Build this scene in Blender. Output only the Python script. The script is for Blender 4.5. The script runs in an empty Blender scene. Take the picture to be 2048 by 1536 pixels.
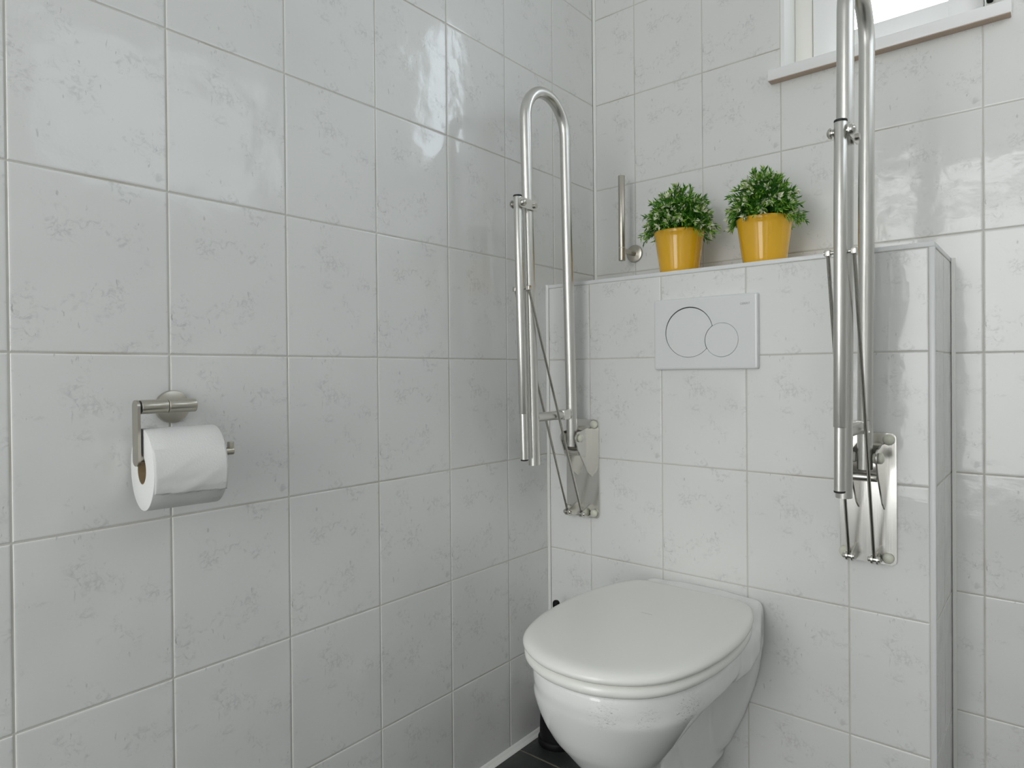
import bpy, bmesh, math, random
from mathutils import Vector, Matrix
random.seed(7)
C = bpy.context.scene.collection
SC = bpy.context.scene
PI = math.pi

# ------------------------------------------------------------------ helpers
def tag(o, label=None, cat=None, group=None, kind=None):
    if label: o['label'] = label
    if cat: o['category'] = cat
    if group: o['group'] = group
    if kind: o['kind'] = kind
    return o

def thing(name, loc, label, cat, group=None):
    o = bpy.data.objects.new(name, None)
    C.objects.link(o); o.location = loc; o.empty_display_size = .05
    return tag(o, label, cat, group)

def root_loc(p):
    v = Vector((0, 0, 0))
    while p is not None:
        v += p.location; p = p.parent
    return v

def obj(name, bm, mats, parent=None, smooth=False, angle=None, origin=None):
    """link one mesh; vertices of bm are world coordinates"""
    me = bpy.data.meshes.new(name)
    org = root_loc(parent) if parent is not None else Vector((0, 0, 0))
    if origin is not None: org = Vector(origin)
    bmesh.ops.translate(bm, verts=bm.verts, vec=-org)
    bmesh.ops.recalc_face_normals(bm, faces=bm.faces)
    bm.to_mesh(me); bm.free()
    for m in (mats if isinstance(mats, (list, tuple)) else [mats]): me.materials.append(m)
    if smooth:
        for p in me.polygons: p.use_smooth = True
        if angle is not None:
            me.update()
            try: me.set_sharp_from_angle(angle=angle)
            except Exception: pass
    o = bpy.data.objects.new(name, me); C.objects.link(o)
    if parent is not None: o.parent = parent
    if origin is not None: o.location = org
    return o

def face(bm, vs, mi=0):
    try:
        f = bm.faces.new(vs); f.material_index = mi; return f
    except ValueError:
        return None

def add_box(bm, lo, hi, mi=0, bev=0, seg=2):
    b2 = bmesh.new()
    v = [b2.verts.new((x, y, z)) for x in (lo[0], hi[0]) for y in (lo[1], hi[1]) for z in (lo[2], hi[2])]
    for q in ((0,1,3,2),(4,6,7,5),(0,4,5,1),(2,3,7,6),(0,2,6,4),(1,5,7,3)):
        b2.faces.new([v[i] for i in q])
    if bev: bmesh.ops.bevel(b2, geom=b2.edges[:], offset=bev, segments=seg, affect='EDGES', profile=.5)
    merge(bm, b2, mi)

def merge(bm, b2, mi=0, keep=False):
    mp = {}
    for v in b2.verts: mp[v] = bm.verts.new(v.co)
    for f in b2.faces:
        g = face(bm, [mp[v] for v in f.verts], f.material_index if keep else mi)
    b2.free()

def frames(pts):
    pts = [Vector(p) for p in pts]; T = []
    for i in range(len(pts)):
        a = pts[max(i-1, 0)]; b = pts[min(i+1, len(pts)-1)]
        T.append((b-a).normalized())
    n = Vector((1, 0, 0)) if abs(T[0].x) < .9 else Vector((0, 0, 1))
    n = (n - T[0]*n.dot(T[0])).normalized(); N = [n]
    for i in range(1, len(pts)):
        n = (N[-1] - T[i]*N[-1].dot(T[i])).normalized(); N.append(n)
    return pts, T, N

def add_tube(bm, pts, r, seg=20, mi=0, caps=True, radii=None):
    pts, T, N = frames(pts); rings = []
    for i, p in enumerate(pts):
        b = T[i].cross(N[i]); rr = radii[i] if radii else r
        rings.append([bm.verts.new(p + rr*(math.cos(2*PI*k/seg)*N[i] + math.sin(2*PI*k/seg)*b)) for k in range(seg)])
    for A, B in zip(rings, rings[1:]):
        for k in range(seg): face(bm, [A[k], A[(k+1) % seg], B[(k+1) % seg], B[k]], mi)
    if caps:
        face(bm, rings[0][::-1], mi); face(bm, rings[-1], mi)

def add_rod(bm, a, b, r, seg=20, mi=0, ch=0):
    a = Vector(a); b = Vector(b)
    if ch:
        d = (b-a).normalized()*ch
        add_tube(bm, [a, a+d*.3, a+d, b-d, b-d*.3, b], r, seg, mi, True, [r-ch, r-ch*.3, r, r, r-ch*.3, r-ch])
    else: add_tube(bm, [a, b], r, seg, mi)

def add_lathe(bm, c, prof, seg=48, mi=0, axis='z'):
    """prof: list of (radius, height) ; closed at ends when radius 0"""
    c = Vector(c); rings = []
    for r, h in prof:
        ring = []
        n = 1 if r < 1e-7 else seg
        for k in range(n):
            a = 2*PI*k/seg; x, y = r*math.cos(a), r*math.sin(a)
            v = {'z': (x, y, h), 'y': (x, h, y), 'x': (h, x, y)}[axis]
            ring.append(bm.verts.new(c + Vector(v)))
        rings.append(ring)
    for A, B in zip(rings, rings[1:]):
        for k in range(seg):
            if len(A) == 1 and len(B) == 1: continue
            if len(A) == 1: face(bm, [A[0], B[k], B[(k+1) % seg]], mi)
            elif len(B) == 1: face(bm, [A[k], A[(k+1) % seg], B[0]], mi)
            else: face(bm, [A[k], A[(k+1) % seg], B[(k+1) % seg], B[k]], mi)

def add_prism(bm, poly, a, b, axis='x', mi=0):
    """poly: 2-D points, extruded along axis between a and b"""
    def P(t, p):
        return {'x': (t, p[0], p[1]), 'y': (p[0], t, p[1]), 'z': (p[0], p[1], t)}[axis]
    A = [bm.verts.new(P(a, p)) for p in poly]; B = [bm.verts.new(P(b, p)) for p in poly]
    n = len(poly)
    for i in range(n): face(bm, [A[i], A[(i+1) % n], B[(i+1) % n], B[i]], mi)
    face(bm, A[::-1], mi); face(bm, B, mi)

def rrect(x0, x1, z0, z1, r, n=6):
    pts = []
    for cx, cz, a0 in ((x1-r, z1-r, 0), (x0+r, z1-r, 90), (x0+r, z0+r, 180), (x1-r, z0+r, 270)):
        for i in range(n+1):
            a = math.radians(a0 + 90*i/n); pts.append((cx + r*math.cos(a), cz + r*math.sin(a)))
    return pts

def loft(bm, rings, mi=0, cap0=True, cap1=True):
    R = [[bm.verts.new(p) for p in r] for r in rings]; n = len(R[0])
    for A, B in zip(R, R[1:]):
        for k in range(n): face(bm, [A[k], A[(k+1) % n], B[(k+1) % n], B[k]], mi)
    if cap0: face(bm, R[0][::-1], mi)
    if cap1: face(bm, R[-1], mi)

# ------------------------------------------------------------------ materials
def mat(name, col, rough=.5, metal=0., ior=1.5, **kw):
    m = bpy.data.materials.new(name); m.use_nodes = True
    b = m.node_tree.nodes['Principled BSDF']
    b.inputs['Base Color'].default_value = (*col, 1)
    b.inputs['Roughness'].default_value = rough
    b.inputs['Metallic'].default_value = metal
    b.inputs['IOR'].default_value = ior
    for k, v in kw.items(): b.inputs[k].default_value = v
    return m

class NT:
    def __init__(s, m): s.t = m.node_tree; s.b = s.t.nodes['Principled BSDF']
    def n(s, typ, **kw):
        x = s.t.nodes.new(typ)
        for k, v in kw.items():
            if k in x.inputs.keys(): x.inputs[k].default_value = v
            else: setattr(x, k, v)
        return x
    def l(s, a, b): s.t.links.new(a, b)
    def math(s, op, a, b=None, clamp=False):
        x = s.t.nodes.new('ShaderNodeMath'); x.operation = op; x.use_clamp = clamp
        for i, v in enumerate((a, b)):
            if v is None: continue
            if isinstance(v, (int, float)): x.inputs[i].default_value = v
            else: s.l(v, x.inputs[i])
        return x.outputs[0]
    def ramp(s, fac, lo, hi):
        x = s.t.nodes.new('ShaderNodeMapRange'); x.interpolation_type = 'SMOOTHSTEP'
        s.l(fac, x.inputs['Value']); x.inputs['From Min'].default_value = lo; x.inputs['From Max'].default_value = hi
        return x.outputs['Result']
    def mix(s, fac, a, b):
        x = s.t.nodes.new('ShaderNodeMix'); x.data_type = 'RGBA'
        for sock, v in ((x.inputs[0], fac), (x.inputs[6], a), (x.inputs[7], b)):
            if isinstance(v, (int, float)): sock.default_value = v
            elif isinstance(v, tuple): sock.default_value = (*v, 1)
            else: s.l(v, sock)
        return x.outputs[2]

def make_tile_mat(name, base, dark, rough=.07, bump=.25, prints=1., haze=.36):
    m = mat(name, base, rough, ior=1.46); t = NT(m)
    uv = t.n('ShaderNodeUVMap', uv_map='print'); tc = t.n('ShaderNodeTexCoord')
    # repeated print of the tile : soft blotches and short slanted strokes
    mp = t.n('ShaderNodeMapping'); t.l(uv.outputs[0], mp.inputs['Vector'])
    n1 = t.n('ShaderNodeTexNoise', Scale=17., Detail=2., Roughness=.5, Distortion=.6); t.l(mp.outputs[0], n1.inputs['Vector'])
    n2 = t.n('ShaderNodeTexNoise', Scale=75., Detail=5., Roughness=.7, Distortion=1.2); t.l(mp.outputs[0], n2.inputs['Vector'])
    m2 = t.n('ShaderNodeMapping'); m2.inputs['Rotation'].default_value = (0, 0, math.radians(-28)); m2.inputs['Scale'].default_value = (150, 45, 1)
    t.l(uv.outputs[0], m2.inputs['Vector'])
    n3 = t.n('ShaderNodeTexNoise', Scale=1., Detail=3., Roughness=.6, Distortion=.3); t.l(m2.outputs[0], n3.inputs['Vector'])
    n4 = t.n('ShaderNodeTexNoise', Scale=3.1, Detail=2.); t.l(tc.outputs['Object'], n4.inputs['Vector'])
    blotch = t.math('MULTIPLY', t.ramp(n1.outputs[0], .5, .66), t.ramp(n2.outputs[0], .47, .68))
    stroke = t.math('MULTIPLY', t.ramp(n3.outputs[0], .655, .72), t.ramp(n1.outputs[0], .40, .58))
    f = t.math('ADD', t.math('MULTIPLY', blotch, .40*prints), t.math('MULTIPLY', stroke, .58*prints), True)
    f = t.math('ADD', f, t.math('MULTIPLY', t.ramp(n4.outputs[0], .4, .75), .05), True)
    col = t.mix(f, base, dark)
    t.l(col, t.b.inputs['Base Color'])
    t.b.inputs['Specular IOR Level'].default_value = .28
    t.b.inputs['Roughness'].default_value = haze
    t.b.inputs['Coat Weight'].default_value = .72; t.b.inputs['Coat Roughness'].default_value = rough; t.b.inputs['Coat IOR'].default_value = 1.5
    # orange-peel waviness of the glaze
    w1 = t.n('ShaderNodeTexNoise', Scale=9., Detail=2., Roughness=.45); t.l(tc.outputs['Object'], w1.inputs['Vector'])
    w2 = t.n('ShaderNodeTexNoise', Scale=42., Detail=3., Roughness=.55); t.l(tc.outputs['Object'], w2.inputs['Vector'])
    h = t.math('ADD', t.math('MULTIPLY', w1.outputs[0], 1.), t.math('MULTIPLY', w2.outputs[0], .11))
    h = t.math('SUBTRACT', h, t.math('MULTIPLY', t.math('ADD', blotch, stroke), .012))
    bp = t.n('ShaderNodeBump', Strength=bump, Distance=.012); t.l(h, bp.inputs['Height']); t.l(bp.outputs[0], t.b.inputs['Normal']); t.l(bp.outputs[0], t.b.inputs['Coat Normal'])
    return m

M = {}
M['tile'] = make_tile_mat('glazed_wall_tile', (.765, .765, .75), (.40, .40, .40))
M['grout'] = mat('pale_grout', (.60, .585, .54), .8)
def stained_grout():
    t = NT(M['grout']); tc = t.n('ShaderNodeTexCoord')
    n = t.n('ShaderNodeTexNoise', Scale=5., Detail=4., Roughness=.6); t.l(tc.outputs['Object'], n.inputs['Vector'])
    t.l(t.mix(t.math('MULTIPLY', t.ramp(n.outputs[0], .48, .72), .7), (.61, .595, .55), (.40, .35, .25)), t.b.inputs['Base Color'])
stained_grout()
M['floor_tile'] = make_tile_mat('slate_floor_tile', (.030, .034, .033), (.10, .108, .10), .38, .25, 1.2)
M['floor_grout'] = mat('beige_floor_grout', (.22, .19, .14), .85)
M['plaster'] = mat('white_ceiling_paint', (.80, .80, .79), .7)
M['silicone'] = mat('white_sealant', (.84, .84, .81), .4)
M['trimplastic'] = mat('white_tile_trim', (.76, .77, .765), .3)
M['paint'] = mat('white_gloss_paint', (.88, .88, .87), .3)
M['cream'] = mat('cream_frame_paint', (.84, .83, .77), .35)
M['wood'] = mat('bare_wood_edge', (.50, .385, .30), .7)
M['dark'] = mat('painted_groove_shade', (.02, .02, .02), .6)
M['black'] = mat('black_plastic', (.004, .004, .004), .55, ior=1.3)
M['blackcap'] = mat('black_rubber_cap', (.012, .012, .012), .5)
M['capplastic'] = mat('ivory_screw_cap', (.66, .665, .56), .35)
M['plateplastic'] = mat('white_flush_plastic', (.74, .75, .745), .22)
M['print'] = mat('grey_print', (.30, .31, .31), .5)
M['lid'] = mat('white_seat_plastic', (.84, .84, .80), .22)
M['yellow'] = mat('mustard_glaze', (.80, .445, .018), .12)
M['yellow'].node_tree.nodes['Principled BSDF'].inputs['Coat Weight'].default_value = .3
M['soil'] = mat('green_moss_foam', (.03, .05, .015), .9)
M['leaf'] = mat('green_plastic_leaf', (.042, .175, .010), .45)
M['leaf2'] = mat('light_green_leaf_tip', (.27, .50, .05), .5)
M['petal'] = mat('pale_flower_petal', (.78, .80, .60), .6)
M['card'] = mat('brown_card', (.30, .22, .12), .8)

def brushed(name, col, rough, sc=(4, 4, 900), bump=.04, aniso=0.):
    m = mat(name, col, rough, 1.); t = NT(m)
    tc = t.n('ShaderNodeTexCoord'); mp = t.n('ShaderNodeMapping'); mp.inputs['Scale'].default_value = sc
    t.l(tc.outputs['Object'], mp.inputs['Vector'])
    n = t.n('ShaderNodeTexNoise', Scale=1., Detail=3.); t.l(mp.outputs[0], n.inputs['Vector'])
    r = t.math('ADD', t.math('MULTIPLY', n.outputs[0], .14), rough-.07); t.l(r, t.b.inputs['Roughness'])
    bp = t.n('ShaderNodeBump', Strength=bump, Distance=.002); t.l(n.outputs[0], bp.inputs['Height']); t.l(bp.outputs[0], t.b.inputs['Normal'])
    return m
M['steel'] = brushed('brushed_steel_tube', (.66, .65, .62), .31, (500, 500, 6), .015)
M['steelrod'] = brushed('steel_rod', (.50, .48, .44), .2, (300, 300, 10))
M['steelplate'] = brushed('polished_steel_plate', (.75, .735, .70), .2, (400, 30, 8), .015)
M['steelbolt'] = mat('steel_bolt', (.6, .58, .54), .22, 1.)
M['satin'] = mat('satin_nickel', (.52, .49, .43), .3, 1.)

def ceramic():
    m = mat('white_ceramic', (.86, .865, .85), .07, ior=1.52); t = NT(m)
    tc = t.n('ShaderNodeTexCoord')
    # black scuffs on the rim below the seat
    tot = None
    for (c, r) in (((.572, -.640, .388), .045), ((.530, -.700, .392), .040), ((.485, -.735, .398), .045), ((.520, -.247, .155), .022)):
        v = t.n('ShaderNodeVectorMath', operation='DISTANCE'); t.l(tc.outputs['Object'], v.inputs[0])
        v.inputs[1].default_value = (c[0]-.435, c[1]+.2394, c[2])
        k = t.ramp(v.outputs['Value'], r, r*.25)
        tot = k if tot is None else t.math('MAXIMUM', tot, k)
    mp = t.n('ShaderNodeMapping'); mp.inputs['Scale'].default_value = (1, 1, 3.2); t.l(tc.outputs['Object'], mp.inputs['Vector'])
    n = t.n('ShaderNodeTexNoise', Scale=80., Detail=6., Roughness=.8, Distortion=2.5); t.l(mp.outputs[0], n.inputs['Vector'])
    f = t.math('MULTIPLY', tot, t.ramp(n.outputs[0], .55, .62), True)
    t.l(t.mix(f, (.86, .865, .85), (.07, .065, .06)), t.b.inputs['Base Color'])
    return m
M['ceramic'] = ceramic()

def paper():
    m = mat('white_tissue', (.71, .71, .695), .95); t = NT(m)
    tc = t.n('ShaderNodeTexCoord')
    n = t.n('ShaderNodeTexNoise', Scale=420., Detail=2.); t.l(tc.outputs['Object'], n.inputs['Vector'])
    mp = t.n('ShaderNodeMapping'); mp.inputs['Rotation'].default_value = (.35, 0, 0); mp.inputs['Scale'].default_value = (30, 14, 90); t.l(tc.outputs['Object'], mp.inputs['Vector'])
    n2 = t.n('ShaderNodeTexNoise', Scale=1., Detail=1.); t.l(mp.outputs[0], n2.inputs['Vector'])
    h = t.math('ADD', n.outputs[0], t.math('MULTIPLY', n2.outputs[0], 1.2))
    bp = t.n('ShaderNodeBump', Strength=.18, Distance=.002); t.l(h, bp.inputs['Height']); t.l(bp.outputs[0], t.b.inputs['Normal'])
    return m
M['paper'] = paper()

def glass():
    m = bpy.data.materials.new('window_glass'); m.use_nodes = True; nt = m.node_tree; nt.nodes.clear()
    o = nt.nodes.new('ShaderNodeOutputMaterial'); mx = nt.nodes.new('ShaderNodeMixShader')
    tr = nt.nodes.new('ShaderNodeBsdfTransparent'); gl = nt.nodes.new('ShaderNodeBsdfGlossy'); gl.inputs['Roughness'].default_value = .03
    lw = nt.nodes.new('ShaderNodeLayerWeight'); lw.inputs['Blend'].default_value = .5
    pw = nt.nodes.new('ShaderNodeMath'); pw.operation = 'POWER'; pw.inputs[1].default_value = 5.; nt.links.new(lw.outputs['Facing'], pw.inputs[0])
    ma = nt.nodes.new('ShaderNodeMath'); ma.operation = 'MULTIPLY_ADD'; ma.inputs[1].default_value = .8; ma.inputs[2].default_value = .03; nt.links.new(pw.outputs[0], ma.inputs[0])
    nt.links.new(ma.outputs[0], mx.inputs[0]); nt.links.new(tr.outputs[0], mx.inputs[1]); nt.links.new(gl.outputs[0], mx.inputs[2])
    nt.links.new(mx.outputs[0], o.inputs[0]); return m
M['glass'] = glass()

# ------------------------------------------------------------------ measured frame
D = .2394                 # depth of the boxed-in cistern
ZR = .9745; PH = .2494    # height of one horizontal joint, row pitch
YL = -1.40624             # a joint on the left wall
XB = .133                 # first joint on back wall and boxing
BT = 1.1735               # top of the boxing
BX = .8775                # right side of the boxing
RX, RY, RZ = 1.60, -3.20, 2.50

def joints(o, p, lo, hi):
    k0 = math.ceil((lo-o)/p - 1e-6); out = [lo]
    k = k0
    while o + p*k < hi - 1e-6:
        if o + p*k > lo + .004: out.append(o + p*k)
        k += 1
    return out + [hi]

def tiled(bm, O, U, V, N, us, vs, hole=None, gap=.0013, wid=.0034, dep=.0014):
    """glazed tiles (slot 0) on a grout bed; local print coordinates in uv map"""
    O, U, V, N = map(Vector, (O, U, V, N))
    uvl = bm.loops.layers.uv.get('print') or bm.loops.layers.uv.new('print')
    prof = [(0, -dep), (.0, -.0008), (.16, -.00038), (.4, -.00014), (.7, -.00003), (1., 0.)]
    for i in range(len(us)-1):
        for j in range(len(vs)-1):
            cell = (us[i], us[i+1], vs[j], vs[j+1])
            if cell[1]-cell[0] < .006 or cell[3]-cell[2] < .006: continue
            parts = [(cell, (1, 1, 1, 1))]
            if hole:
                a, b, c, d = cell; h = hole
                if not (h[0] >= b or h[1] <= a or h[2] >= d or h[3] <= c):
                    parts = []
                    if c < h[2]: parts.append(((a, b, c, h[2]), (1, 1, 1, 0))); c = h[2]
                    if d > h[3]: parts.append(((a, b, h[3], d), (1, 1, 0, 1))); d = h[3]
                    if a < h[0]: parts.append(((a, h[0], c, d), (1, 0, 0, 0)))
                    if b > h[1]: parts.append(((h[1], b, c, d), (0, 1, 0, 0)))
            shift = random.choice(((0, 0), (0, 0), (.37, .61), (.9, .2)))
            for (a, b, c, d), (fl, fr, fb, ft) in parts:
                if b-a < .004 or d-c < .004: continue
                rings = []
                tl = [random.uniform(-.00012, .00012) for _ in range(3)]
                for s, h in prof:
                    w = gap + wid*s
                    q = [(a+w*fl, c+w*fb), (b-w*fr, c+w*fb), (b-w*fr, d-w*ft), (a+w*fl, d-w*ft)]
                    rings.append([(bm.verts.new(O + U*x + V*y + N*(h + tl[0] + tl[1]*(x-a)/.2 + tl[2]*(y-c)/.25)), (x-cell[0]+shift[0], y-cell[2]+shift[1])) for x, y in q])
                for A, B in zip(rings, rings[1:]):
                    for k in range(4):
                        L = [A[k], A[(k+1) % 4], B[(k+1) % 4], B[k]]
                        f = face(bm, [e[0] for e in L], 0)
                        if f:
                            for lp, e in zip(f.loops, L): lp[uvl].uv = e[1]
                f = face(bm, [e[0] for e in rings[-1]], 0)
                if f:
                    for lp, e in zip(f.loops, rings[-1]): lp[uvl].uv = e[1]

def orient(bm, N, keep): pass

def struct(name, bm, mats, label, cat, **kw):
    me = bpy.data.meshes.new(name)
    bm.to_mesh(me); bm.free()
    for m in mats: me.materials.append(m)
    o = bpy.data.objects.new(name, me); C.objects.link(o)
    return tag(o, label, cat, kind='structure')

BED = .0011   # depth of grout below tile face
def slab(bm, lo, hi, mi=1): add_box(bm, lo, hi, mi)

# left wall (x = 0)
bm = bmesh.new()
slab(bm, (-.15, RY-.15, -.1), (-BED, .25, RZ+.1))
tiled(bm, (0, 0, 0), (0, 1, 0), (0, 0, 1), (1, 0, 0), joints(YL, .2, RY, -.004), joints(ZR, PH, .0, RZ))
struct('wall_left', bm, [M['tile'], M['grout']], 'left wall of glossy white marbled tiles', 'wall')

# back wall (y = 0) with the window opening
WX0, WX1, WZ0, WZ1 = .533, .983, 1.655, 2.36
WD = .19
bm = bmesh.new()
slab(bm, (-.15, BED, -.1), (WX0, WD, RZ+.1)); slab(bm, (WX1, BED, -.1), (RX+.15, WD, RZ+.1))
slab(bm, (WX0, BED, -.1), (WX1, WD, WZ0)); slab(bm, (WX0, BED, WZ1), (WX1, WD, RZ+.1))
tiled(bm, (0, 0, 0), (1, 0, 0), (0, 0, 1), (0, -1, 0), joints(XB, .2, .004, RX), joints(ZR, PH, .0, RZ), (WX0, WX1, WZ0, WZ1))
struct('wall_back', bm, [M['tile'], M['grout']], 'tiled back wall with the small high window', 'wall')

# right wall with a second high window, outside the frame
VY0, VY1, VZ0, VZ1 = -1.02, -.05, 1.62, 2.22
bm = bmesh.new()
X0, X1 = RX+BED, RX+.2
slab(bm, (X0, RY-.15, -.1), (X1, VY0, RZ+.1)); slab(bm, (X0, VY1, -.1), (X1, .25, RZ+.1))
slab(bm, (X0, VY0, -.1), (X1, VY1, VZ0)); slab(bm, (X0, VY0, VZ1), (X1, VY1, RZ+.1))
tiled(bm, (RX, 0, 0), (0, 1, 0), (0, 0, 1), (-1, 0, 0), joints(YL, .2, RY, 0), joints(ZR, PH, 0, RZ), (VY0, VY1, VZ0, VZ1))
struct('wall_right', bm, [M['tile'], M['grout']], 'right wall of white tiles outside the picture', 'wall')

# front wall behind the camera with a glazed door
DX0, DX1, DZ1 = .05, 1.23, 2.25
bm = bmesh.new()
Y0, Y1 = RY-.15, RY-BED
slab(bm, (-.15, Y0, -.1), (DX0, Y1, RZ+.1)); slab(bm, (DX1, Y0, -.1), (RX+.15, Y1, RZ+.1)); slab(bm, (DX0, Y0, DZ1), (DX1, Y1, RZ+.1))
tiled(bm, (0, RY, 0), (1, 0, 0), (0, 0, 1), (0, 1, 0), joints(XB, .2, 0, RX), joints(ZR, PH, 0, RZ), (DX0, DX1, 0, DZ1))
struct('wall_front', bm, [M['tile'], M['grout']], 'white tiled wall behind the camera with the glazed door', 'wall')

# floor and ceiling
bm = bmesh.new()
slab(bm, (-.15, RY-.15, -.12), (RX+.15, .2, -.0012))
tiled(bm, (0, 0, 0), (1, 0, 0), (0, 1, 0), (0, 0, 1), joints(.30, .30, 0, RX), joints(-.384, .30, RY, 0), None, .0022, .003)
struct('floor', bm, [M['floor_tile'], M['floor_grout']], 'dark slate coloured tiled floor', 'floor')
bm = bmesh.new(); slab(bm, (-.15, RY-.15, RZ), (RX+.15, .25, RZ+.12), 0)
struct('ceiling', bm, [M['plaster']], 'white painted ceiling', 'ceiling')

# boxed-in cistern : front, right side and top tiled
bm = bmesh.new()
slab(bm, (BED, -D+BED, 0), (BX-BED, -BED, BT-BED))
TS = .0085
tiled(bm, (0, -D, 0), (1, 0, 0), (0, 0, 1), (0, -1, 0), joints(XB, .2, .004, BX-TS), joints(ZR, PH, 0, BT-TS))
tiled(bm, (BX, 0, 0), (0, 1, 0), (0, 0, 1), (1, 0, 0), joints(-.115, .2, -D+TS, -.004), joints(ZR, PH, 0, BT-TS))
tiled(bm, (0, 0, BT), (1, 0, 0), (0, 1, 0), (0, 0, 1), joints(XB, .2, .004, BX-TS), [-D+TS, -.004])
struct('wall_boxing', bm, [M['tile'], M['grout']], 'half-height tiled boxing in front of the back wall behind the toilet', 'wall')

# white edge profiles of the boxing
def trim(name, lo, hi, label):
    bm = bmesh.new(); add_box(bm, lo, hi, 0, .0012, 2)
    return tag(obj(name, bm, M['trimplastic'], None, True, .6), label, 'trim', kind='structure')
trim('trim_1', (.001, -D-.0008, BT-TS), (BX+.0008, -D+TS, BT+.0008), 'white edge strip along the top front edge of the tiled boxing')
trim('trim_2', (BX-TS, -D-.001, .001), (BX+.001, -D+TS, BT-TS), 'white upright edge strip on the right corner of the boxing')
trim('trim_3', (BX-TS, -D+TS, BT-TS), (BX+.0008, -.002, BT+.0008), 'white edge strip along the top right edge of the boxing')

# sealant beads
def bead(name, a, b, n1, n2, r, label, cat='sealant'):
    a, b, n1, n2 = map(Vector, (a, b, n1, n2)); bm = bmesh.new(); R = []
    for p in (a, b):
        ring = [p]
        for k in range(7):
            t = k/6; ang = t*PI/2
            q = p + n1*r*(1-math.sin(ang)*.72) + n2*r*(1-math.cos(ang)*.72)
            if k == 0: q = p + n1*r
            if k == 6: q = p + n2*r
            ring.append(q)
        R.append(ring)
    loft(bm, R)
    return tag(obj(name, bm, M['silicone'], None, True, .9), label, cat, kind='structure')
bead('baseboard_left', (.0005, RY, .0005), (.0005, -D-.0005, .0005), (1, 0, 0), (0, 0, 1), .013, 'white sealant strip where the left wall meets the dark floor', 'baseboard')
bead('baseboard_back', (.014, -D-.0005, .0005), (BX, -D-.0005, .0005), (0, -1, 0), (0, 0, 1), .010, 'white sealant strip under the toilet boxing at the floor', 'baseboard')
bead('trim_4', (.0005, -.0005, BT+.001), (.0005, -.0005, RZ), (1, 0, 0), (0, -1, 0), .006, 'white sealant line in the corner of left wall and back wall', 'trim')
bead('trim_5', (.0005, -D-.0015, .014), (.0005, -D-.0015, BT+.001), (1, 0, 0), (0, -1, 0), .0055, 'white sealant line where the boxing meets the left wall', 'trim')
bead('trim_6', (BX+.0015, -.0005, .001), (BX+.0015, -.0005, BT), (1, 0, 0), (0, -1, 0), .0065, 'white sealant line where the boxing side meets the back wall', 'trim')

# ------------------------------------------------------------------ window over the toilet
w = thing('window_1', (WX0, 0, WZ0), 'small white framed window high above the toilet', 'window'); w['kind'] = 'structure'
FY = .085
bm = bmesh.new()
add_box(bm, (WX0, .001, WZ0), (WX0+.009, WD, WZ1)); add_box(bm, (WX1-.009, .001, WZ0), (WX1, WD, WZ1)); add_box(bm, (WX0+.009, .001, WZ1-.009), (WX1-.009, WD, WZ1)); add_box(bm, (WX0+.009, .03, WZ0), (WX1-.009, WD, WZ0+.006))
obj('reveal', bm, M['paint'], w)
def frame_bm(x0, x1, z0, z1, t, y0, y1, bev=.003, tb=None):
    bm = bmesh.new(); tb = tb or t
    add_box(bm, (x0, y0, z0), (x0+t, y1, z1), 0, bev); add_box(bm, (x1-t, y0, z0), (x1, y1, z1), 0, bev)
    add_box(bm, (x0+t-.002, y0, z0), (x1-t+.002, y1, z0+tb), 0, bev); add_box(bm, (x0+t-.002, y0, z1-t), (x1-t+.002, y1, z1), 0, bev)
    return bm
fr = obj('frame', frame_bm(WX0+.009, WX1-.009, WZ0+.006, WZ1-.009, .042, FY, FY+.07), M['cream'], w, True, .6)
a0, a1, c0, c1 = WX0+.0535, WX1-.0535, WZ0+.0505, WZ1-.0535
sash = obj('sash', frame_bm(a0, a1, c0, c1, .064, FY-.006, FY+.055, .003, .045), M['paint'], w, True, .6)
bm = bmesh.new(); add_box(bm, (a0+.060, FY+.028, c0+.041), (a1-.060, FY+.034, c1-.060)); obj('pane', bm, M['glass'], sash)
bm = bmesh.new(); add_box(bm, (a1+.004, FY-.016, WZ0+.105), (a1+.022, FY-.006, WZ0+.15), 0, .003); add_rod(bm, (a1+.013, FY-.012, WZ0+.12), (a1+.013, FY-.032, WZ0+.12), .006); add_box(bm, (a1+.007, FY-.040, WZ0+.05), (a1+.019, FY-.028, WZ0+.125), 0, .004)
obj('latch', bm, M['black'], sash, True, .6)
# sill board
sl = thing('window_sill', (.745, -.01, 1.6413), 'white window sill board with bare brown underside below the high window', 'window sill'); sl['kind'] = 'structure'
bm = bmesh.new(); add_box(bm, (.5105, -.0245, 1.6418), (.981, -.0012, 1.668), 0, .0015); add_box(bm, (WX0+.0005, -.0025, 1.6418), (WX1-.003, .06, 1.6545)); add_box(bm, (WX0+.0095, -.004, 1.6612), (WX1-.0095, .032, 1.668))
obj('board', bm, M['paint'], sl, True, .6)
bm = bmesh.new(); add_box(bm, (.5115, -.0235, 1.6405), (.980, -.0012, 1.6418)); obj('underside', bm, M['wood'], sl)['label'] = 'bare brown underside'

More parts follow.
